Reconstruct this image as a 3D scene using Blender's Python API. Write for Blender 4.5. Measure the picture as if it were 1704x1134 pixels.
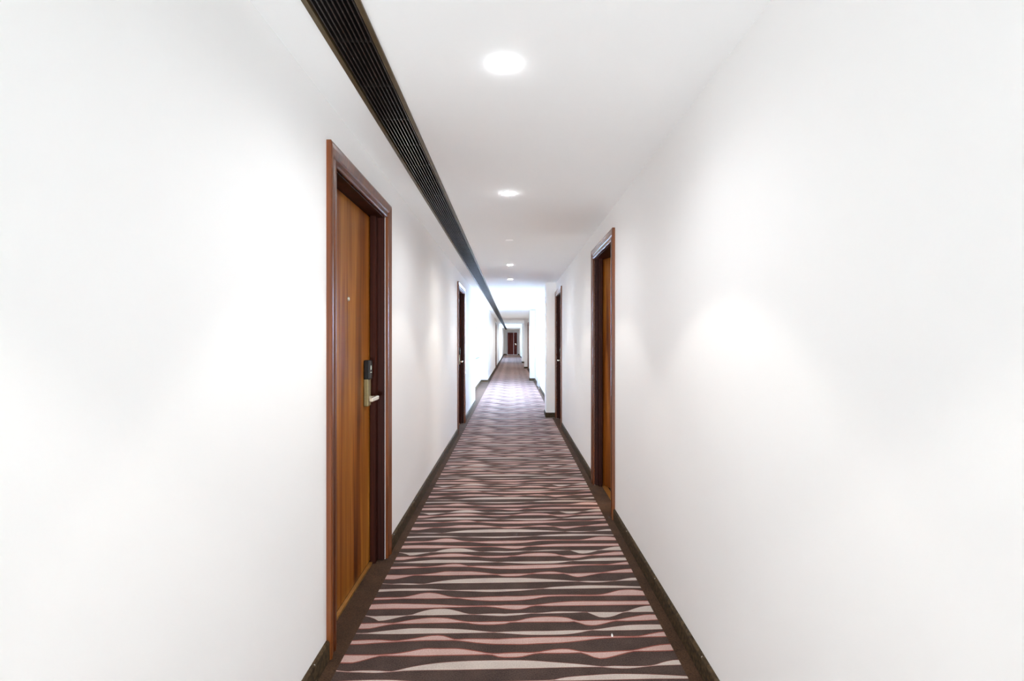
import bpy, math, random
from mathutils import Vector
random.seed(7)
S = bpy.context.scene
C = S.collection
for o in list(bpy.data.objects):
    bpy.data.objects.remove(o)

# ------------------------------------------------------------------ camera, world, exposure
F = 852.0                      # focal length in pixels (18 mm on a 36 mm, 1704 px wide frame)
EYE = 1.30
cam_d = bpy.data.cameras.new('camera'); cam = bpy.data.objects.new('camera', cam_d); C.objects.link(cam)
cam_d.lens = 18.0; cam_d.sensor_width = 36.0; cam_d.clip_start = 0.02; cam_d.clip_end = 200
cam.location = (0, 0, EYE); cam.rotation_euler = (math.pi/2, 0, 0)
S.camera = cam
W = bpy.data.worlds.new('world'); S.world = W; W.use_nodes = True
W.node_tree.nodes['Background'].inputs[0].default_value = (0.80, 0.88, 1.0, 1)
W.node_tree.nodes['Background'].inputs[1].default_value = 3.0
vs = S.view_settings
S.display_settings.display_device = 'sRGB'
vs.view_transform = 'Standard'; vs.look = 'None'; vs.gamma = 1.0; vs.use_curve_mapping = False
vs.exposure = 0.26
try:
    S.cycles.max_bounces = 16; S.cycles.diffuse_bounces = 12; S.cycles.glossy_bounces = 4
    S.cycles.caustics_reflective = False; S.cycles.caustics_refractive = False
except Exception:
    pass

SPOT_W = 15.0                  # beam of each downlight
GLOW_W = 19.0                  # wide soft scatter of each lens
DOME_E = 165.0                  # frosted dome of each downlight
WIN_W = 5600.0                  # daylight entering the near window bay
FILL_W = 930.0                 # added fill light, unseen behind the camera, tilted up to brighten the ceiling
WIN2_W = 900.0                 # daylight entering the far window bay

def area_light(name, loc, rot, sx, sy, power, col):
    d = bpy.data.lights.new(name, 'AREA'); d.shape = 'RECTANGLE'; d.size = sx; d.size_y = sy
    d.energy = power; d.color = col
    o = bpy.data.objects.new(name, d); o.location = loc; o.rotation_euler = rot; C.objects.link(o); return o
# daylight just outside the two glazed bays of the corridor, plus an added fill light behind the camera
area_light('daylight_near_bay', (-1.60, 12.95, 0.75), (0, -math.radians(118), 0), 1.1, 3.8, WIN_W, (0.58, 0.74, 1.0))
area_light('daylight_far_bay', (1.75, 34.6, 1.55), (0, math.pi/2, 0), 1.6, 7.6, WIN2_W, (0.58, 0.74, 1.0))
area_light('fill_behind_camera', (0, -7.25, 0.35), (math.pi/2+math.radians(22), 0, 0), 1.3, 1.0, FILL_W, (0.97, 0.98, 0.98))

# ------------------------------------------------------------------ materials
def new_mat(name):
    m = bpy.data.materials.new(name); m.use_nodes = True
    return m, m.node_tree, m.node_tree.nodes['Principled BSDF']
def N(t, kind, **kw):
    n = t.nodes.new(kind)
    for k, v in kw.items(): setattr(n, k, v)
    return n
def mat_plain(name, col, rough=0.5, metal=0.0, coat=0.0, noise=0.0, nscale=40, bump=0.0, bscale=200, stretch=(1, 1, 1), spec=0.5):
    m, t, b = new_mat(name)
    b.inputs['Base Color'].default_value = (*col, 1); b.inputs['Roughness'].default_value = rough
    b.inputs['Metallic'].default_value = metal; b.inputs['Coat Weight'].default_value = coat
    b.inputs['Coat Roughness'].default_value = 0.12; b.inputs['Specular IOR Level'].default_value = spec
    g = N(t, 'ShaderNodeNewGeometry'); mp = N(t, 'ShaderNodeMapping'); mp.inputs['Scale'].default_value = stretch
    t.links.new(g.outputs['Position'], mp.inputs[0])
    if noise:
        n = N(t, 'ShaderNodeTexNoise'); n.inputs['Scale'].default_value = nscale; n.inputs['Detail'].default_value = 5
        t.links.new(mp.outputs[0], n.inputs['Vector'])
        r = N(t, 'ShaderNodeValToRGB')
        r.color_ramp.elements[0].position = 0.3; r.color_ramp.elements[1].position = 0.7
        r.color_ramp.elements[0].color = (*[c*(1-noise) for c in col], 1)
        r.color_ramp.elements[1].color = (*[min(1, c*(1+noise)) for c in col], 1)
        t.links.new(n.outputs[0], r.inputs[0]); t.links.new(r.outputs[0], b.inputs['Base Color'])
    if bump:
        n2 = N(t, 'ShaderNodeTexNoise'); n2.inputs['Scale'].default_value = bscale; n2.inputs['Detail'].default_value = 3
        t.links.new(mp.outputs[0], n2.inputs['Vector'])
        bp = N(t, 'ShaderNodeBump'); bp.inputs['Strength'].default_value = bump; bp.inputs['Distance'].default_value = 0.002
        t.links.new(n2.outputs[0], bp.inputs['Height']); t.links.new(bp.outputs[0], b.inputs['Normal'])
    return m
def mat_wood(name, cols, rough=0.32, coat=0.6, scale=1.0, spec=0.5):
    """straight vertical walnut grain: wide colour bands plus fine dark pores"""
    m, t, b = new_mat(name)
    g = N(t, 'ShaderNodeNewGeometry')
    mp = N(t, 'ShaderNodeMapping'); mp.inputs['Scale'].default_value = (9*scale, 9*scale, 0.45)
    t.links.new(g.outputs['Position'], mp.inputs[0])
    n = N(t, 'ShaderNodeTexNoise'); n.inputs['Scale'].default_value = 1.0; n.inputs['Detail'].default_value = 4; n.inputs['Distortion'].default_value = 0.6
    t.links.new(mp.outputs[0], n.inputs['Vector'])
    r = N(t, 'ShaderNodeValToRGB'); els = r.color_ramp.elements
    els[0].position = 0.30; els[0].color = (*cols[0], 1); els[1].position = 0.70; els[1].color = (*cols[2], 1)
    e = els.new(0.50); e.color = (*cols[1], 1)
    t.links.new(n.outputs[0], r.inputs[0])
    mp2 = N(t, 'ShaderNodeMapping'); mp2.inputs['Scale'].default_value = (110*scale, 110*scale, 2.2)
    t.links.new(g.outputs['Position'], mp2.inputs[0])
    n2 = N(t, 'ShaderNodeTexNoise'); n2.inputs['Scale'].default_value = 1.0; n2.inputs['Detail'].default_value = 3
    t.links.new(mp2.outputs[0], n2.inputs['Vector'])
    r2 = N(t, 'ShaderNodeValToRGB'); r2.color_ramp.elements[0].position = 0.35; r2.color_ramp.elements[0].color = (0.55, 0.5, 0.45, 1)
    r2.color_ramp.elements[1].position = 0.6; r2.color_ramp.elements[1].color = (1, 1, 1, 1)
    t.links.new(n2.outputs[0], r2.inputs[0])
    mx = N(t, 'ShaderNodeMix', data_type='RGBA', blend_type='MULTIPLY'); mx.inputs[0].default_value = 0.8
    t.links.new(r.outputs[0], mx.inputs[6]); t.links.new(r2.outputs[0], mx.inputs[7])
    t.links.new(mx.outputs[2], b.inputs['Base Color'])
    b.inputs['Roughness'].default_value = rough; b.inputs['Coat Weight'].default_value = coat; b.inputs['Coat Roughness'].default_value = 0.15; b.inputs['Specular IOR Level'].default_value = spec
    return m
def mat_carpet(name, a, b_, sc=190):
    m, t, b = new_mat(name)
    g = N(t, 'ShaderNodeNewGeometry')
    n = N(t, 'ShaderNodeTexNoise'); n.inputs['Scale'].default_value = sc; n.inputs['Detail'].default_value = 6
    n0 = N(t, 'ShaderNodeTexNoise'); n0.inputs['Scale'].default_value = 9; n0.inputs['Detail'].default_value = 3
    for k in (n, n0): t.links.new(g.outputs['Position'], k.inputs['Vector'])
    ad = N(t, 'ShaderNodeMix', data_type='FLOAT'); ad.inputs[0].default_value = 0.3
    t.links.new(n.outputs[0], ad.inputs[2]); t.links.new(n0.outputs[0], ad.inputs[3])
    r = N(t, 'ShaderNodeValToRGB'); r.color_ramp.elements[0].position = 0.35; r.color_ramp.elements[1].position = 0.65
    r.color_ramp.elements[0].color = (*a, 1); r.color_ramp.elements[1].color = (*b_, 1)
    t.links.new(ad.outputs[0], r.inputs[0]); t.links.new(r.outputs[0], b.inputs['Base Color'])
    bp = N(t, 'ShaderNodeBump'); bp.inputs['Strength'].default_value = 0.5; bp.inputs['Distance'].default_value = 0.003
    t.links.new(n.outputs[0], bp.inputs['Height']); t.links.new(bp.outputs[0], b.inputs['Normal'])
    b.inputs['Roughness'].default_value = 0.95; b.inputs['Specular IOR Level'].default_value = 0.15
    b.inputs['Sheen Weight'].default_value = 0.04; b.inputs['Sheen Roughness'].default_value = 0.5
    return m
def mat_emit(name, col, e):
    m, t, b = new_mat(name)
    b.inputs['Base Color'].default_value = (0.9, 0.9, 0.9, 1)
    b.inputs['Emission Color'].default_value = (*col, 1); b.inputs['Emission Strength'].default_value = e
    return m
def mat_glass(name):
    m, t, b = new_mat(name)
    tr = N(t, 'ShaderNodeBsdfTransparent'); tr.inputs[0].default_value = (0.93, 0.97, 1.0, 1)
    gl = N(t, 'ShaderNodeBsdfGlossy'); gl.inputs['Roughness'].default_value = 0.02
    fr = N(t, 'ShaderNodeFresnel'); mx = N(t, 'ShaderNodeMixShader')
    t.links.new(fr.outputs[0], mx.inputs[0]); t.links.new(tr.outputs[0], mx.inputs[1]); t.links.new(gl.outputs[0], mx.inputs[2])
    t.links.new(mx.outputs[0], t.nodes['Material Output'].inputs[0])
    return m

M = dict(
    wall=mat_plain('wall_paint', (0.905, 0.905, 0.895), 0.75, noise=0.006, nscale=1.5, bump=0.06, bscale=120, spec=0.3),
    ceil=mat_plain('ceiling_paint', (0.955, 0.965, 0.96), 0.85, noise=0.005, nscale=2, spec=0.2),
    leaf=mat_wood('walnut_leaf', [(0.08, 0.016, 0.002), (0.29, 0.085, 0.008), (0.52, 0.215, 0.034)], rough=0.45, coat=0.03, spec=0.16),
    casing=mat_wood('walnut_casing', [(0.085, 0.018, 0.003), (0.15, 0.038, 0.007), (0.21, 0.062, 0.013)], rough=0.32, coat=0.5, scale=0.8, spec=0.3),
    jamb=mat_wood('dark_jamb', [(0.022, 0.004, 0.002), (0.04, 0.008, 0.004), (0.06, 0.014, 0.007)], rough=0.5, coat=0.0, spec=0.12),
    endleaf=mat_wood('red_brown_leaf', [(0.14, 0.035, 0.030), (0.20, 0.055, 0.046), (0.26, 0.08, 0.066)], rough=0.6, coat=0.0, spec=0.15),
    white=mat_plain('white_lacquer', (0.85, 0.86, 0.88), 0.35, noise=0.004, nscale=3, coat=0.3),
    palegrey=mat_plain('pale_grey_paint', (0.62, 0.62, 0.64), 0.5, noise=0.02),
    greytrim=mat_plain('grey_trim', (0.42, 0.42, 0.44), 0.5, noise=0.05),
    tile=mat_plain('brown_skirting', (0.058, 0.038, 0.020), 0.7, noise=0.6, nscale=60, coat=0.0, bump=0.05, spec=0.12),
    joint=mat_plain('pale_joint', (0.42, 0.40, 0.36), 0.8, noise=0.1),
    brass=mat_plain('brass_threshold', (0.75, 0.42, 0.12), 0.35, metal=0.85, noise=0.1),
    bronze=mat_plain('olive_bronze', (0.36, 0.30, 0.15), 0.35, metal=0.8, noise=0.08, nscale=90),
    chrome=mat_plain('cream_nickel', (0.85, 0.78, 0.62), 0.25, metal=0.6, noise=0.04),
    black=mat_plain('black_plastic', (0.012, 0.013, 0.013), 0.25, noise=0.1),
    symbol=mat_plain('pale_symbol', (0.55, 0.62, 0.52), 0.6, noise=0.02),
    slat=mat_plain('black_brown_metal', (0.030, 0.023, 0.020), 0.38, metal=0.3, noise=0.25, nscale=14),
    flange=mat_plain('bronze_flange', (0.10, 0.068, 0.030), 0.40, metal=0.3, noise=0.25, nscale=10),
    cavity=mat_plain('grille_cavity', (0.010, 0.008, 0.008), 0.9, noise=0.1),
    ring=mat_plain('white_ring', (0.85, 0.85, 0.84), 0.4, noise=0.01),
    dome=mat_emit('lit_dome', (0.96, 0.975, 1.02), DOME_E),
    dim=mat_emit('flush_lens', (1.0, 0.98, 0.96), 0.2),
    border=mat_carpet('carpet_border', (0.026, 0.012, 0.005), (0.084, 0.041, 0.019)),
    cdark=mat_carpet('carpet_grey_brown', (0.030, 0.018, 0.014), (0.088, 0.056, 0.046)),
    cmar=mat_carpet('carpet_maroon', (0.19, 0.040, 0.028), (0.30, 0.085, 0.060)),
    cpink=mat_carpet('carpet_pink', (0.37, 0.24, 0.21), (0.54, 0.38, 0.34)),
    cwhite=mat_carpet('carpet_cream', (0.38, 0.32, 0.28), (0.54, 0.47, 0.42)),
    fabric=mat_plain('blind_fabric', (0.55, 0.58, 0.64), 0.9, noise=0.05, bump=0.2),
    winframe=mat_plain('window_frame_paint', (0.55, 0.60, 0.68), 0.5, noise=0.02),
    glass=mat_glass('window_glass'),
    paper=mat_plain('paper', (0.9, 0.9, 0.88), 0.8, noise=0.03),
    roomwall=mat_plain('room_wall', (0.75, 0.68, 0.58), 0.8, noise=0.02),
)

# ------------------------------------------------------------------ mesh helpers
class MB:
    def __init__(self): self.v = []; self.f = []; self.mi = []
    def poly(self, pts, mi=0):
        n = len(self.v); self.v += [tuple(p) for p in pts]; self.f.append(tuple(range(n, n+len(pts)))); self.mi.append(mi)
    def box(self, x0, x1, y0, y1, z0, z1, mi=0, skip=''):
        x0, x1 = min(x0, x1), max(x0, x1); y0, y1 = min(y0, y1), max(y0, y1); z0, z1 = min(z0, z1), max(z0, z1)
        n = len(self.v)
        self.v += [(x0,y0,z0),(x1,y0,z0),(x1,y1,z0),(x0,y1,z0),(x0,y0,z1),(x1,y0,z1),(x1,y1,z1),(x0,y1,z1)]
        fs = {'b':(0,3,2,1),'t':(4,5,6,7),'f':(0,1,5,4),'k':(2,3,7,6),'l':(3,0,4,7),'r':(1,2,6,5)}
        for k, q in fs.items():
            if k not in skip: self.f.append(tuple(n+i for i in q)); self.mi.append(mi)
    def cyl(self, p0, p1, r0, r1, seg=16, caps=True):
        p0, p1 = Vector(p0), Vector(p1); d = (p1-p0).normalized()
        a = d.orthogonal().normalized(); b = d.cross(a); n = len(self.v)
        for p, r in ((p0, r0), (p1, r1)):
            for i in range(seg):
                t = 2*math.pi*i/seg; self.v.append(tuple(p + a*math.cos(t)*r + b*math.sin(t)*r))
        for i in range(seg):
            j = (i+1) % seg; self.f.append((n+i, n+j, n+seg+j, n+seg+i)); self.mi.append(0)
        if caps:
            self.f.append(tuple(n+i for i in reversed(range(seg)))); self.mi.append(0)
            self.f.append(tuple(n+seg+i for i in range(seg))); self.mi.append(0)
    def lathe(self, prof, c=(0,0,0), seg=32):
        n = len(self.v); k = len(prof)
        for i in range(seg):
            t = 2*math.pi*i/seg
            for r, z in prof: self.v.append((c[0]+r*math.cos(t), c[1]+r*math.sin(t), c[2]+z))
        for i in range(seg):
            j = (i+1) % seg
            for q in range(k-1):
                self.f.append((n+i*k+q, n+j*k+q, n+j*k+q+1, n+i*k+q+1)); self.mi.append(0)
    def build(self, name, mats, parent=None, loc=None, bevel=0, smooth=False):
        me = bpy.data.meshes.new(name); me.from_pydata(self.v, [], self.f)
        if not isinstance(mats, (list, tuple)): mats = [mats]
        for m in mats: me.materials.append(m)
        me.polygons.foreach_set('material_index', self.mi)
        if smooth: me.polygons.foreach_set('use_smooth', [True]*len(self.f))
        me.update()
        o = bpy.data.objects.new(name, me); C.objects.link(o)
        if loc: o.location = loc
        if parent: o.parent = parent
        if bevel:
            md = o.modifiers.new('bevel', 'BEVEL'); md.width = bevel; md.segments = 2; md.limit_method = 'ANGLE'
        return o
def empty(name, loc=(0,0,0)):
    o = bpy.data.objects.new(name, None); o.location = loc; o.empty_display_size = 0.1; C.objects.link(o); return o
def tag(o, label=None, cat=None, group=None, kind=None):
    if label: o['label'] = label
    if cat: o['category'] = cat
    if group: o['group'] = group
    if kind: o['kind'] = kind
    return o

# ------------------------------------------------------------------ dimensions
XL, XR = -0.755, 0.745         # wall planes
CZ = 2.28                      # ceiling
YB, YE = -6.5, 46.7            # back and far end
TH = 0.14                      # wall thickness
HEAD = 2.035                   # door opening head
GX0, GX1 = -0.605, -0.435      # ceiling grille
# doors: side, opening start, opening end
DOORS = [
    dict(n=1, s=-1, a=2.165, b=3.050, label='large walnut door nearest on the left wall, with black card reader lock and peephole'),
    dict(n=2, s=-1, a=7.145, b=8.045, label='closed dark walnut door, second along the left wall, just before the bright window bay'),
    dict(n=3, s=1, a=3.785, b=4.615, label='walnut door standing slightly ajar, nearest on the right wall'),
    dict(n=4, s=1, a=7.715, b=8.570, label='closed dark walnut door beside the first wall pier on the right, pale lever'),
    dict(n=5, s=-1, a=23.45, b=24.30, label='distant closed door far down the left wall beyond the window bay'),
    dict(n=6, s=1, a=22.85, b=23.70, label='distant closed door on the right just before the third wall pier'),
]
BAY_L = (10.5, 15.9, -0.96)    # window bay on the left
BAY_R = (30.6, 38.9, 0.98)     # window bay far down on the right
PIERS = [(8.66, 9.05), (16.54, 16.95), (23.80, 24.20), (29.60, 30.60)]
PIER_X = 0.578

# ------------------------------------------------------------------ floor
fb = MB()
fb.poly([(-1.1, YB, -0.003), (1.1, YB, -0.003), (1.1, YE+.3, -0.003), (-1.1, YE+.3, -0.003)])
fb.box(-1.1, 1.1, YB, YE+.3, -0.06, -0.004)
floor = tag(fb.build('floor', M['border']), kind='structure')

A = lambda pts: [(540+x/5.325, 1000+t/5.325, 1000+b/5.325) for x, t, b in pts]
B = lambda pts: [(840+x/5.325, 1000+t/5.325, 1000+b/5.325) for x, t, b in pts]
P = lambda pts: [(600+x/6.554, 900+t/6.554, 900+b/6.554) for x, t, b in pts]
Q = lambda pts: [(840+x/6.554, 900+t/6.554, 900+b/6.554) for x, t, b in pts]
BANDS = [  # the stripes of one pattern repeat: colour, (pixel x, far edge y, near edge y)
 ('w', A([(165,690,720)])and P([(200,535,560),(400,528,550),(600,525,548),(800,530,545),(960,543,545),(1150,540,552),(1400,537,560),(1570,534,557)])+Q([(0,533,556),(200,530,545),(400,525,527),(500,510,528),(700,498,525),(900,490,522),(1200,493,517),(1480,503,516)])),
 ('p', P([(150,630,645),(300,625,640),(450,622,632),(550,605,632),(660,580,632),(750,573,632),(850,585,630),(950,612,628),(1050,625,627),(1200,625,645),(1400,617,655),(1570,614,655)])+Q([(0,612,655),(150,612,650),(300,605,635),(450,598,610),(700,595,602),(900,597,601),(1040,593,600),(1150,570,598),(1250,545,597),(1400,540,597),(1525,556,597)])),
 ('p', A([(395,38,75),(600,30,70),(800,33,68),(1000,38,62),(1200,48,56),(1400,48,50),(1500,46,56),(1590,44,69)])+B([(0,42,70),(100,42,77),(170,42,68),(250,43,45),(400,25,45),(550,12,43),(700,8,41),(900,8,38),(1280,5,33)])),
 ('w', A([(360,133,137),(430,140,155),(470,138,180),(560,136,170),(650,134,150),(730,132,134),(760,130,132),(850,100,131),(950,78,130),(1080,75,128),(1160,90,127),(1290,122,124),(1450,117,132),(1590,117,137)])+B([(0,118,136),(120,112,128),(240,111,113),(290,112,115),(450,98,112),(600,98,108),(740,103,105),(800,103,135),(860,103,150),(950,103,140),(1060,100,102),(1150,70,102),(1220,52,100),(1300,45,100)])),
 ('p', A([(310,208,248),(400,205,245),(500,203,225),(610,203,205),(700,185,203),(850,163,200),(960,155,197),(1080,160,195),(1180,178,193),(1250,190,193),(1350,193,208),(1500,190,210),(1590,189,203)])+B([(0,188,203),(60,187,189),(120,180,190),(200,160,188),(330,147,187),(460,147,187),(560,157,187),(630,181,184),(680,182,205),(740,180,217),(830,178,212),(980,175,177),(1060,160,178),(1180,138,175),(1260,127,172),(1340,127,167)])),
 ('w', A([(360,290,294),(480,275,297),(600,262,297),(760,247,295),(900,247,292),(1100,250,290),(1300,262,287),(1500,281,283),(1590,277,290)])+B([(0,277,290),(200,272,303),(400,270,303),(550,265,298),(680,263,280),(760,261,263),(850,250,266),(950,235,264),(1100,218,262),(1250,213,258),(1390,213,253)])),
 ('p', A([(230,360,385),(330,355,383),(480,352,372),(620,361,364),(720,350,357),(820,335,353),(900,320,350),(990,312,350),(1060,318,350),(1150,347,349),(1250,343,360),(1350,343,372),(1500,345,383),(1590,344,384)])+B([(0,340,384),(150,335,385),(300,328,378),(500,325,370),(700,322,350),(850,320,332),(1000,320,325),(1180,319,321),(1280,300,318),(1390,280,316),(1415,280,315)])),
 ('p', A([(165,485,548),(250,487,548),(330,487,530),(420,487,505),(500,484,486),(620,475,487),(750,455,487),(880,430,487),(1000,430,483),(1180,430,480),(1300,445,478),(1400,462,476),(1470,473,475),(1550,473,498),(1590,470,500)])+B([(0,470,500),(130,465,497),(220,465,478),(290,461,463),(380,445,463),(460,435,463),(550,433,462),(640,448,460),(690,458,460),(760,462,490),(830,460,510),(900,458,505),(1000,452,480),(1140,444,446),(1250,420,445),(1350,400,443),(1460,390,440),(1490,390,438)])),
 ('w', A([(100,620,626),(210,630,634),(300,622,636),(450,622,640),(600,629,631),(700,605,622),(820,580,618),(1000,555,615),(1200,540,613),(1400,533,608),(1590,530,605)])+B([(0,530,603),(200,532,600),(400,545,595),(600,560,590),(760,575,588),(870,586,588),(950,580,598),(1100,582,600),(1300,577,579),(1400,548,573),(1500,527,570),(1550,527,568)])),
]
def w_of(px, py): Y = F*EYE/(py-567.0); return (px-851.5)*Y/F, Y
def interp(pts, x):
    if x <= pts[0][0]: return pts[0][1]
    for i in range(len(pts)-1):
        if x <= pts[i+1][0]:
            (x0, y0), (x1, y1) = pts[i], pts[i+1]
            if x1-x0 < 1e-9: return y1
            t = (x-x0)/(x1-x0)
            m = lambda k: (pts[min(k+1, len(pts)-1)][1]-pts[max(k-1, 0)][1])/max(1e-6, pts[min(k+1, len(pts)-1)][0]-pts[max(k-1, 0)][0])
            h = x1-x0; a, b = m(i)*h, m(i+1)*h
            return (2*t**3-3*t*t+1)*y0+(t**3-2*t*t+t)*a+(-2*t**3+3*t*t)*y1+(t**3-t*t)*b
    return pts[-1][1]
PERIOD = 0.722
CX0, CX1 = -0.692, 0.678
NC = 56
cols = [CX0+(CX1-CX0)*i/NC for i in range(NC+1)]
rows = []       # per period from near to far: list of (material, [y per column])
for kind, pts in reversed(BANDS):
    far = [w_of(x, t) for x, t, b in pts]; near = [w_of(x, b) for x, t, b in pts]
    rows.append((kind, [interp(near, x) for x in cols], [interp(far, x) for x in cols]))
seq = []        # boundary rows, and the material of the strip that starts at each
RED = 0.006
for i, (kind, ny, fy) in enumerate(rows):
    ny2 = [min(a, b) for a, b in zip(ny, fy)]; fy2 = [max(a, b) for a, b in zip(ny, fy)]
    r = RED if kind == 'p' else 0.002
    seq.append(([y-r for y in ny2], 2)); seq.append((ny2, 3 if kind == 'p' else 4))
    seq.append((fy2, 2)); seq.append(([y+r for y in fy2], 0 if i % 2 else 1))
for i in range(1, len(seq)):                     # keep the boundaries in order
    seq[i] = ([max(a, b+1e-5) for a, b in zip(seq[i][0], seq[i-1][0])], seq[i][1])
top = seq[0][0]
verts = []; faces = []; mi = []
nper0, nper1 = -11, 62
allrows = []
for k in range(nper0, nper1):
    for ys, m in seq: allrows.append(([y+k*PERIOD for y in ys], m))
YC0, YC1 = YB+.02, YE
prev = None
for ri, (ys, m) in enumerate(allrows):
    if prev is not None: ys = [max(a, b+1e-5) for a, b in zip(ys, prev)]
    prev = ys
    verts += [(x, min(max(y, YC0), YC1+0.00001*ri/len(allrows)), 0.0) for x, y in zip(cols, ys)]
for ri in range(len(allrows)-1):
    ya, yb = allrows[ri][0], allrows[ri+1][0]
    if max(yb) < YC0 or min(ya) > YC1: continue
    b0 = ri*(NC+1)
    for c in range(NC):
        faces.append((b0+c, b0+c+1, b0+NC+2+c, b0+NC+1+c)); mi.append(allrows[ri][1])
me = bpy.data.meshes.new('carpet_runner'); me.from_pydata(verts, [], faces)
for m in (M['cdark'], M['cdark'], M['cmar'], M['cpink'], M['cwhite']): me.materials.append(m)
me.polygons.foreach_set('material_index', mi); me.update()
cr = bpy.data.objects.new('carpet_runner', me); C.objects.link(cr); cr.parent = floor
cr['label'] = 'wavy striped carpet field in cream, pink and brown'

# ------------------------------------------------------------------ ceiling
cb = MB()
cb.box(-1.15, GX0, YB, YE+.3, CZ, CZ+.10); cb.box(GX1, 1.15, YB, YE+.3, CZ, CZ+.10)
cb.box(GX0, GX1, YB, YB+.5, CZ, CZ+.10); cb.box(GX0, GX1, 46.2, YE+.3, CZ, CZ+.10)
ceiling = tag(cb.build('ceiling', M['ceil']), kind='structure')

# ------------------------------------------------------------------ walls
def wall(side, x, doors, gaps):
    """solid wall along y with door openings (full reveal) and bays left out"""
    mb = MB(); x2 = x+side*TH
    cuts = sorted([(d['a'], d['b'], 'd') for d in doors]+[(g[0], g[1], 'g') for g in gaps])
    y = YB
    for a, b, k in cuts:
        mb.box(x, x2, y, a, -.003, CZ)
        if k == 'd': mb.box(x, x2, a, b, HEAD, CZ)
        y = b
    mb.box(x, x2, y, YE, -.003, CZ)
    return mb
ld = [d for d in DOORS if d['s'] < 0]; rd = [d for d in DOORS if d['s'] > 0]
wl = wall(-1, XL, ld, [BAY_L])
# window bay on the left: shallow recess with a window above a low apron
WY0, WY1, WZ0, WZ1 = 11.0, 14.9, 0.81, 2.08
x = BAY_L[2]
wl.box(x, x-TH, BAY_L[0]-.02, WY0, -.003, CZ); wl.box(x, x-TH, WY1, BAY_L[1]+.02, -.003, CZ)
wl.box(x, x-TH, WY0, WY1, -.003, WZ0); wl.box(x, x-TH, WY0, WY1, WZ1, CZ)
wl.box(XL-TH, x-.001, BAY_L[0]-.14, BAY_L[0], -.003, CZ); wl.box(XL-TH, x-.001, BAY_L[1], BAY_L[1]+.14, -.003, CZ)
tag(wl.build('wall_left', M['wall']), kind='structure')
wr = wall(1, XR, rd, [BAY_R])
for a, b in PIERS: wr.box(PIER_X, XR, a, b, -.003, CZ)
WR0, WR1, WRZ0, WRZ1 = 31.0, 38.4, 0.75, 2.10
x = BAY_R[2]
wr.box(x, x+TH, BAY_R[0]-.02, WR0, -.003, CZ); wr.box(x, x+TH, WR1, BAY_R[1]+.02, -.003, CZ)
wr.box(x, x+TH, WR0, WR1, -.003, WRZ0); wr.box(x, x+TH, WR0, WR1, WRZ1, CZ)
wr.box(XR+TH, x+.001, BAY_R[0]-.14, BAY_R[0], -.003, CZ); wr.box(XR+TH, x+.001, BAY_R[1], BAY_R[1]+.14, -.003, CZ)
wr.box(0.655, XR, 38.95, YE, -.003, CZ)
tag(wr.build('wall_right', M['wall']), kind='structure')
we = MB()
ED0, ED1, EDH = -0.41, 0.465, 2.035
we.box(XL-TH, ED0, YE, YE+.14, -.003, CZ); we.box(ED1, XR+TH, YE, YE+.14, -.003, CZ); we.box(ED0, ED1, YE, YE+.14, EDH, CZ)
tag(we.build('wall_far', M['wall']), kind='structure')
wk = MB(); wk.box(XL-TH, -.62, YB-.12, YB, -.003, CZ); wk.box(.62, XR+TH, YB-.12, YB, -.003, CZ)
wk.box(-.62, .62, YB-.12, YB, 1.75, CZ); wk.box(-.62, .62, YB-.12, YB, -.003, .06)  # low opening added so the unseen fill light can enter
tag(wk.build('wall_back', M['wall']), kind='structure')

# ------------------------------------------------------------------ windows of the two bays
def window(n, side, x, y0, y1, z0, z1, panes, blind):
    r = empty('window_%d' % n, (x, (y0+y1)/2, z0)); r['kind'] = 'structure'
    ox, oy, oz = r.location
    s = side
    f = MB(); t = .045
    a, b = x+s*.03, x+s*.075
    f.box(a-ox, b-ox, y0-oy, y1-oy, 0, t); f.box(a-ox, b-ox, y0-oy, y1-oy, z1-z0-t, z1-z0)
    for i in range(panes+1):
        yy = y0+(y1-y0-t)*i/panes; f.box(a-ox, b-ox, yy-oy, yy+t-oy, t, z1-z0-t)
    f.build('window_frame', M['winframe'], r)
    for i in range(panes):
        g = MB(); ya = y0+(y1-y0-t)*i/panes+t; yb = y0+(y1-y0-t)*(i+1)/panes
        g.box(x+s*.05-ox, x+s*.056-ox, ya-oy, yb-oy, t, z1-z0-t); g.build('pane', M['glass'], r)
    sl = MB(); sl.box(x-s*.03-ox, x+s*.03-ox, y0-.03-oy, y1+.03-oy, -.03, 0); sl.build('window_sill', M['winframe'], r, bevel=.004)
    if blind:
        for i in range(3):
            bl = MB(); za = z1-z0-.02-.135*i
            bl.box(x-s*.018-ox-s*0.004*i, x+s*.012-ox, y0+.02-oy, y1-.02-oy, za-.115, za); bl.build('blind_fold', M['fabric'], r, bevel=.01)
    return r
window(1, -1, BAY_L[2], WY0, WY1, WZ0, WZ1, 4, True)
added_win = empty('window_3', (0, YB-.05, .06)); added_win['kind'] = 'structure'  # made-up window out of view, there only to admit the fill light
q = MB(); q.box(-.62, -.58, -.03, .02, 0, 1.69); q.box(.58, .62, -.03, .02, 0, 1.69); q.box(-.58, .58, -.03, .02, 1.65, 1.69); q.box(-.58, .58, -.03, .02, 0, .04); q.box(-.02, .02, -.03, .02, .04, 1.65)
q.build('window_frame', M['winframe'], added_win)
for xa, xb in ((-.58, -.02), (.02, .58)):
    q = MB(); q.box(xa, xb, -.008, -.002, .04, 1.65); q.build('pane', M['glass'], added_win)
window(2, 1, BAY_R[2], WR0, WR1, WRZ0, WRZ1, 6, False)

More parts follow.
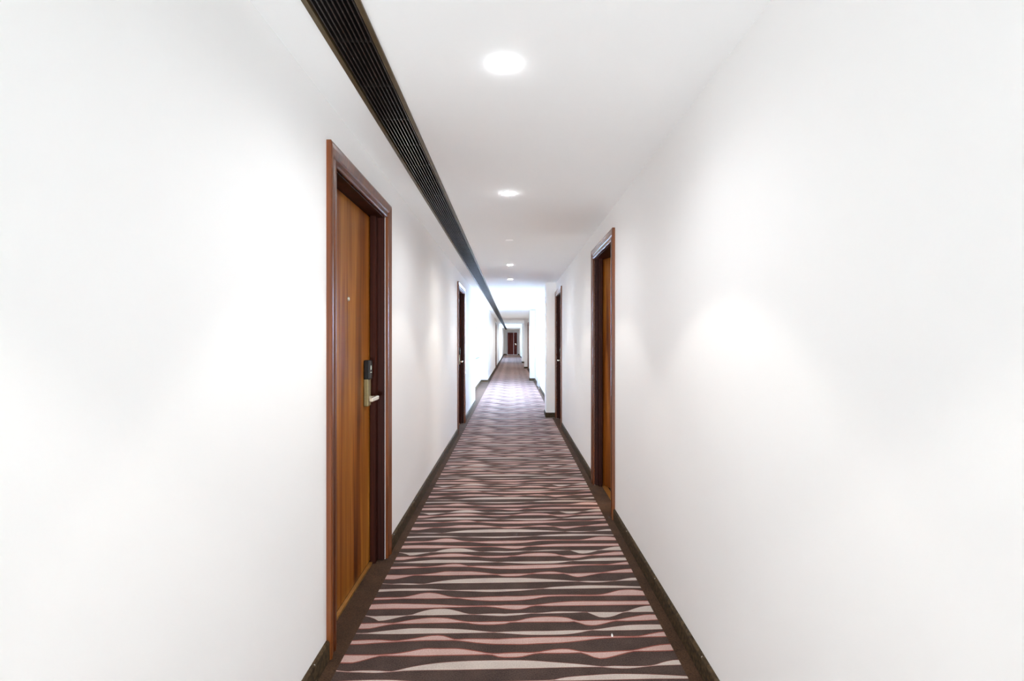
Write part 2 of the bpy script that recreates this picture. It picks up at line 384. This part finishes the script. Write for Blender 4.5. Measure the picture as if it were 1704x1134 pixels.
# ------------------------------------------------------------------ doors
CAS_W = 0.083
PROF = [(0.0, -0.012), (0.0, 0.010), (0.006, 0.016), (0.020, 0.016), (0.025, 0.010), (0.034, 0.009), (0.040, 0.015), (0.062, 0.019), (0.074, 0.022), (0.083, 0.019), (0.083, -0.001)]
def casing_mesh(a, b, head, sgn, x):
    """moulded architrave swept round three sides with mitred corners; x(h) = wall plane plus protrusion"""
    v = []; f = []
    for u, h in PROF:
        X = x - sgn*h
        v += [(X, a-u, 0.0), (X, a-u, head+u), (X, b+u, head+u), (X, b+u, 0.0)]
    n = len(PROF)
    for i in range(n-1):
        for j in range(3): f.append((i*4+j, i*4+j+1, (i+1)*4+j+1, (i+1)*4+j))
    return v, f
def lock_set(parent, sgn, xs, y, flip, sub):
    """tall bronze lock plate, black reader head, pale lever. xs = leaf surface, y = plate centre; sgn*-1 points into the corridor"""
    o = -sgn
    pl = MB(); pl.box(xs, xs+o*.026, y-.030, y+.030, .930, 1.150)
    p = pl.build('lock_plate', M['bronze'], parent, bevel=.004); p['label'] = 'olive bronze lock plate'
    h = MB(); h.box(xs, xs+o*.034, y-.032, y+.032, 1.080, 1.190)
    c = h.build('card_reader', M['black'], sub(p), bevel=.006)
    s_ = MB()
    s_.box(xs+o*.034, xs+o*.0352, y-.008, y+.008, 1.135, 1.158); s_.box(xs+o*.034, xs+o*.0352, y-.014, y+.014, 1.118, 1.122)
    s_.build('reader_symbol', M['symbol'], sub(p))
    lv = MB(); d = -flip
    lv.cyl((xs+o*.022, y+.005*flip, .975), (xs+o*.072, y+.005*flip, .975), .011, .011, 14)
    x0 = xs+o*.056; x1 = xs+o*.076
    lv.box(x0, x1, y+.016*flip, y+d*.118, .966, .988)
    l = lv.build('lever_handle', M['chrome'], sub(p), bevel=.004); l['label'] = 'pale nickel lever handle'
def door(dd, ajar=0.0, mats=None, white=False):
    s, a, b = dd['s'], dd['a'], dd['b']; xw = XL if s < 0 else XR
    root = empty('door_%d' % dd['n'], (xw, (a+b)/2, 0)); tag(root, dd['label'], kind='structure')
    ox, oy = xw, (a+b)/2
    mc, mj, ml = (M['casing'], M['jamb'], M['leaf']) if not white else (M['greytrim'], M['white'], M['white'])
    v, f = casing_mesh(a-oy, b-oy, HEAD, s, 0.0)
    me = bpy.data.meshes.new('casing'); me.from_pydata(v, [], f); me.materials.append(mc); me.update()
    c = bpy.data.objects.new('casing', me); C.objects.link(c); c.parent = root; c['label'] = 'moulded red-brown casing'
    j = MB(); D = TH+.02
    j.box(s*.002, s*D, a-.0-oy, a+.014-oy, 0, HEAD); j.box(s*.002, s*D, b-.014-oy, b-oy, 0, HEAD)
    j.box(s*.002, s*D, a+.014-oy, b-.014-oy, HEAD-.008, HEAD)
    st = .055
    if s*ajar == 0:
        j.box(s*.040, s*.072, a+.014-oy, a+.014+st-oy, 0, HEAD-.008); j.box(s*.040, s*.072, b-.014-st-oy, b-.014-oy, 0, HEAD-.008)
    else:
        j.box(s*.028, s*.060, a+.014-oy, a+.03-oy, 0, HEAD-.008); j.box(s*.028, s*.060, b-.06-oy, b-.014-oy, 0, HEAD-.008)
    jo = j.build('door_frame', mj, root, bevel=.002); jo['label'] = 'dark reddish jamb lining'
    # leaf
    lf = empty_leaf = None
    l = MB()
    hinge_far = ajar != 0
    if not hinge_far:
        l.box(s*.076, s*.118, a+.018-oy, b-.018-oy, .012, HEAD-.012)
        leaf = l.build('door_leaf', ml, root, bevel=.002)
        th = MB(); th.box(s*.058, s*.076, a+.07-oy, b-.07-oy, -.002, .010); th.build('threshold', M['brass'], root)
        if not white:
            q = MB(); ym = (a+b)/2-oy
            q.cyl((s*.076, ym-.01, 1.51), (s*.070, ym-.01, 1.51), .012, .010, 18); q.build('peephole', M['chrome'], root)
            lock_set(root, s, s*.076, b-.155-oy, 1, lambda p: p)
    else:
        L = b-a-.04
        l.box(-.021, .021, -L, 0, .012, HEAD-.012)
        leaf = l.build('door_leaf', ml, root, bevel=.002)
        leaf.location = (s*.085, b-.03-oy, 0); leaf.rotation_euler = (0, 0, ajar)
        leaf['label'] = 'leaf swung a little way into the room'
        lock_set(leaf, s, -s*.021, -L+.10, -1, lambda p: leaf)
        th = MB(); th.box(s*.058, s*.100, a+.014-oy, b-.014-oy, -.002, .006); th.build('threshold', M['brass'], root)
    return root
door(DOORS[0]); door(DOORS[1]); door(DOORS[2], ajar=math.radians(20)); door(DOORS[3]); door(DOORS[4]); door(DOORS[5])
DOORS.append(dict(n=7, s=1, a=13.75, b=14.60))
# flush white service door on the wall of the bright stretch (surface mounted frame)
r7 = empty('door_7', (XR, 14.2, 0)); tag(r7, 'white service door with thin grey frame in the bright stretch, right wall', kind='structure')
m7 = MB(); m7.box(-.012, 0, -.46, .46, .01, 2.06); m7.build('door_leaf', M['white'], r7, bevel=.002)
m7 = MB(); m7.box(-.030, 0, -.51, -.46, 0, 2.11); m7.box(-.030, 0, .46, .51, 0, 2.11); m7.box(-.030, 0, -.46, .46, 2.06, 2.11)
m7.build('casing', M['greytrim'], r7)
# far end door
re_ = empty('door_8', ((ED0+ED1)/2, YE, 0)); tag(re_, 'reddish brown door closing the far end of the corridor', kind='structure')
ex = (ED0+ED1)/2; hw = (ED1-ED0)/2
for sx in (-1, 1):
    q = MB(); x0, x1 = (-hw+.002, .12) if sx < 0 else (.124, hw-.002)
    q.box(x0, x1, -.012, .04, .01, EDH-.004); q.build('door_leaf', M['endleaf'], re_, bevel=.004)
    for zz in ((.15, .90), (1.0, 1.90)):
        w = x1-x0; q = MB(); q.box(x0+w*.18, x1-w*.18, -.022, -.010, zz[0], zz[1]); q.build('door_panel', M['endleaf'], re_, bevel=.006)
q = MB()
q.box(-hw-.07, -hw, -.02, .02, 0, EDH+.09); q.box(hw, hw+.07, -.02, .02, 0, EDH+.09); q.box(-hw, hw, -.02, .02, EDH, EDH+.09)
q.build('casing', M['palegrey'], re_, bevel=.005)['label'] = 'pale grey casing'
q = MB(); q.cyl((hw-.11, -.01, 1.0), (hw-.11, -.06, 1.0), .012, .012); q.box(hw-.22, hw-.10, -.075, -.055, .985, 1.01); q.box(hw-.14, hw-.08, -.022, -.010, .88, 1.12)
q.build('lever_handle', M['chrome'], re_)

# lit guest room glimpsed past the ajar door
rm = MB(); X0 = XR+TH; y0, y1 = 2.2, 4.9
rm.box(X0+1.6, X0+1.66, y0, y1, -.003, CZ); rm.box(X0, X0+1.66, y0-.06, y0, -.003, CZ); rm.box(X0, X0+1.66, y1, y1+.06, -.003, CZ)
rm.box(X0+.26, X0+1.66, y0, y1, CZ, CZ+.05)
tag(rm.build('wall_room', M['roomwall']), kind='structure')
rf = MB(); rf.box(1.1, X0+1.66, y0, y1, -.05, -.004); tag(rf.build('floor_room', M['roomwall']), kind='structure')
pd = bpy.data.lights.new('room_lamp', 'POINT'); pd.energy = 70; pd.color = (1, .86, .68); pd.shadow_soft_size = .12
po = bpy.data.objects.new('room_lamp', pd); po.location = (X0+.8, 3.3, 2.05); C.objects.link(po)

# ------------------------------------------------------------------ baseboards: long skirting tiles with pale joints
def baseboard(name, side, runs, returns, label=None):
    r = empty(name, (0, 0, 0)); r['kind'] = 'structure'
    T = .014; Hh = .080; cache = {}
    def tile(x, ya, yb):
        L = round(yb-ya, 3)
        if L not in cache:
            m = MB(); s = side
            prof = [(0, 0), (-s*T, 0), (-s*T, Hh-.008), (-s*(T-.006), Hh), (0, Hh)]
            n = len(prof)
            m.v = [(px, 0, pz) for px, pz in prof]+[(px, L, pz) for px, pz in prof]
            for i in range(n): m.f.append((i, (i+1) % n, n+(i+1) % n, n+i)); m.mi.append(0)
            m.f.append(tuple(range(n))); m.mi.append(0); m.f.append(tuple(n+i for i in reversed(range(n)))); m.mi.append(0)
            me_o = m.build('skirting_tile', M['tile'], r); cache[L] = me_o.data; o = me_o
        else:
            o = bpy.data.objects.new('skirting_tile', cache[L]); C.objects.link(o); o.parent = r
        o.location = (x, ya, 0)
    jm = MB()
    for x, a, b, ph in runs:
        y = a; nxt = ph
        while nxt <= a+.05: nxt += .65
        while y < b-.01:
            e = min(nxt, b); 
            if b-e < .05: e = b
            tile(x, y+.0015, e-.0015)
            if e < b: jm.box(x, x-side*(T-.0015), e-.0015, e+.0015, 0, Hh-.002)
            y = e; nxt += .65
    for x0, x1, y, d in returns:
        m = MB(); m.box(x0, x1, y, y+d*T, 0, Hh); m.build('skirting_tile', M['tile'], r)
    jm.build('joint', M['joint'], r)['kind'] = 'stuff'
    return r
cw = CAS_W
runsL = []; y = YB
for d in sorted(ld, key=lambda d: d['a']):
    if y < BAY_L[0] and d['a'] > BAY_L[1]:
        runsL.append((XL, y, BAY_L[0], 1.93)); y = BAY_L[1]
    runsL.append((XL, y, d['a']-cw, 1.93)); y = d['b']+cw
runsL.append((XL, y, YE, 1.93)); runsL.append((BAY_L[2], BAY_L[0], BAY_L[1], 1.93))
baseboard('baseboard_left', -1, runsL, [(BAY_L[2], XL, BAY_L[1], -1)])
runsR = []; y = YB
marks = [(d['a']-cw, d['b']+cw) for d in rd]+PIERS+[(30.6, 38.9), (13.68, 14.72), (38.95, YE)]
for a, b in sorted(marks):
    if a-y > .03: runsR.append((XR, y, a, 1.98))
    y = max(y, b)
for a, b in PIERS: runsR.append((PIER_X, a, b, 0))
runsR.append((BAY_R[2], 30.6, 38.9, 0)); runsR.append((.655, 38.95, YE, 0))
retR = [(PIER_X-.014, XR, a, -1) for a, b in PIERS]
retR += [(.641, BAY_R[2], 38.95, -1)]
baseboard('baseboard_right', 1, runsR, retR)
baseboard('baseboard_far', 1, [], [(XL, ED0-.07, YE, -1), (ED1+.07, .655, YE, -1)])

# ------------------------------------------------------------------ linear ceiling grille
gr = empty('ceiling_grille', (0, 0, CZ))
tag(gr, 'long black-brown linear air grille with thin slats running along the ceiling beside the left wall', 'air grille')
GY0, GY1 = YB+.5, 46.2
q = MB(); q.box(GX0+.001, GX1-.001, GY0, GY1, .085, .095); q.box(GX0+.0005, GX0+.0025, GY0, GY1, .012, .085); q.box(GX1-.0025, GX1-.0005, GY0, GY1, .012, .085)
q.build('housing', M['cavity'], gr)
FW = .017
for xa, xb in ((GX0, GX0+FW), (GX1-FW, GX1)):
    q = MB(); q.box(xa, xb, GY0, GY1, -.006, .010); q.build('side_rail', M['flange'], gr, bevel=.001)
ns = 9; inner0, inner1 = GX0+FW, GX1-FW; pitch = (inner1-inner0)/ns
for i in range(ns):
    xc = inner0+pitch*(i+.5)
    q = MB(); q.box(xc-.0024, xc+.0024, GY0, GY1, .000, .024); q.build('slat', M['slat'], gr)
y = -1.0
while y < 12:
    q = MB(); q.box(inner0, inner1, y, y+.004, .012, .022); q.build('crossbar', M['slat'], gr); y += .30

# ------------------------------------------------------------------ downlights
def downlight():
    r = empty('downlight', (0, 0, CZ))
    m = MB(); m.lathe([(.0355, -.0005), (.037, -.0012), (.041, -.0010), (.043, 0)]); m.build('trim_ring', M['ring'], r, smooth=True)
    m = MB(); m.lathe([(.0001, -.0075), (.012, -.0073), (.022, -.0065), (.030, -.005), (.0345, -.003), (.036, -.001)]); m.build('lens', M['dome'], r, smooth=True)
    d = bpy.data.lights.new('beam', 'SPOT'); d.energy = SPOT_W; d.color = (1.0, .955, .90); d.spot_size = math.radians(92); d.spot_blend = .22; d.shadow_soft_size = .02
    s_ = bpy.data.objects.new('beam', d); s_.location = (0, 0, -.032); C.objects.link(s_); s_.parent = r
    return r
def copy_tree(o, parent=None):
    c = o.copy(); C.objects.link(c); c.parent = parent
    for ch in o.children: copy_tree(ch, c)
    return c
DY = [(-1.4, 0), (.20, 0), (1.815, 1), (3.41, 1), (5.0, 0), (6.63, 1), (8.19, 1), (18.4, 0), (20.6, 0), (22.8, 0), (25.4, 0), (28.0, 0), (41.0, 0), (44.0, 0)]
LAB = {.20: 'round ceiling downlight directly overhead at the camera, above the top edge of the photograph',
       18.4: 'tiny flush downlight just past the second wall pier, nearest of those beyond the bright bay',
       20.6: 'tiny flush downlight midway between the second and third wall piers',
       22.8: 'tiny flush downlight just before the third wall pier',
       25.4: 'tiny flush downlight just past the third wall pier',
       28.0: 'tiny flush downlight just before the fourth wall pier',
       41.0: 'tiny flush downlight past the far bay, second from the end door',
       44.0: 'tiny flush downlight closest to the reddish brown end door',
       1.815: 'lit round ceiling downlight nearest the camera, largest in the row',
       3.41: 'lit round ceiling downlight, second nearest, above the gap between the first doors',
       5.0: 'ceiling downlight with flush unlit-looking lens between the second and third glowing ones',
       6.63: 'small lit ceiling downlight, third glowing one from the camera',
       8.19: 'small lit ceiling downlight just before the first wall pier'}
proto = None; glows = []
for yy, vis in sorted(DY, key=lambda q: -q[1]):      # the glowing ones first: they are the pattern for the copies
    if proto is None: proto = downlight(); o = proto
    else: o = copy_tree(proto)
    o.location = (-.027, yy, CZ)
    if yy in LAB: tag(o, LAB[yy], 'ceiling light', 'downlights along the corridor ceiling')
    elif yy < 0: tag(o, 'round ceiling downlight behind the camera, outside the photograph', 'ceiling light', 'downlights along the corridor ceiling')
    else: tag(o, 'tiny ceiling downlight lost in the bright far stretch of corridor', 'ceiling light', 'downlights along the corridor ceiling')
    gd = bpy.data.lights.new('lens_glow', 'SPOT'); gd.energy = 1.0 if yy < 1 else (GLOW_W if yy < 10 else 55.0)
    gd.color = (.95, .975, 1.0); gd.spot_size = math.radians(160); gd.spot_blend = 1.0; gd.shadow_soft_size = .03
    glows.append((o, gd))
    if yy == 5.0 or yy > 10 or yy < 1:
        for ch in o.children:
            if ch.type == 'MESH' and ch.name.startswith('lens'):
                me = ch.data.copy(); ch.data = me; me.materials[0] = M['dim']
                for v in me.vertices: v.co.z = max(v.co.z, -.003)
            if ch.name.startswith('trim_ring'): ch.scale = (1, 1, .6)

for o, gd in glows:
    go = bpy.data.objects.new('lens_glow', gd); go.location = (0, 0, -.04); C.objects.link(go); go.parent = o
# ------------------------------------------------------------------ scrap on the carpet
m = MB()
pts = [(0, 0), (.006, -.002), (.0085, .006), (.004, .014), (.0005, .011)]
n = len(pts); m.v = [(x, y, .0) for x, y in pts]+[(x*.8+.001, y*.8+.001, .005+.004*(i % 2)) for i, (x, y) in enumerate(pts)]
m.f = [tuple(reversed(range(n))), tuple(range(n, 2*n))]+[(i, (i+1) % n, n+(i+1) % n, n+i) for i in range(n)]; m.mi = [0]*len(m.f)
tag(m.build('paper_scrap', M['paper'], loc=(.436, 2.245, .0005)), 'tiny white scrap of paper lying on the striped carpet, right of centre', 'scrap')
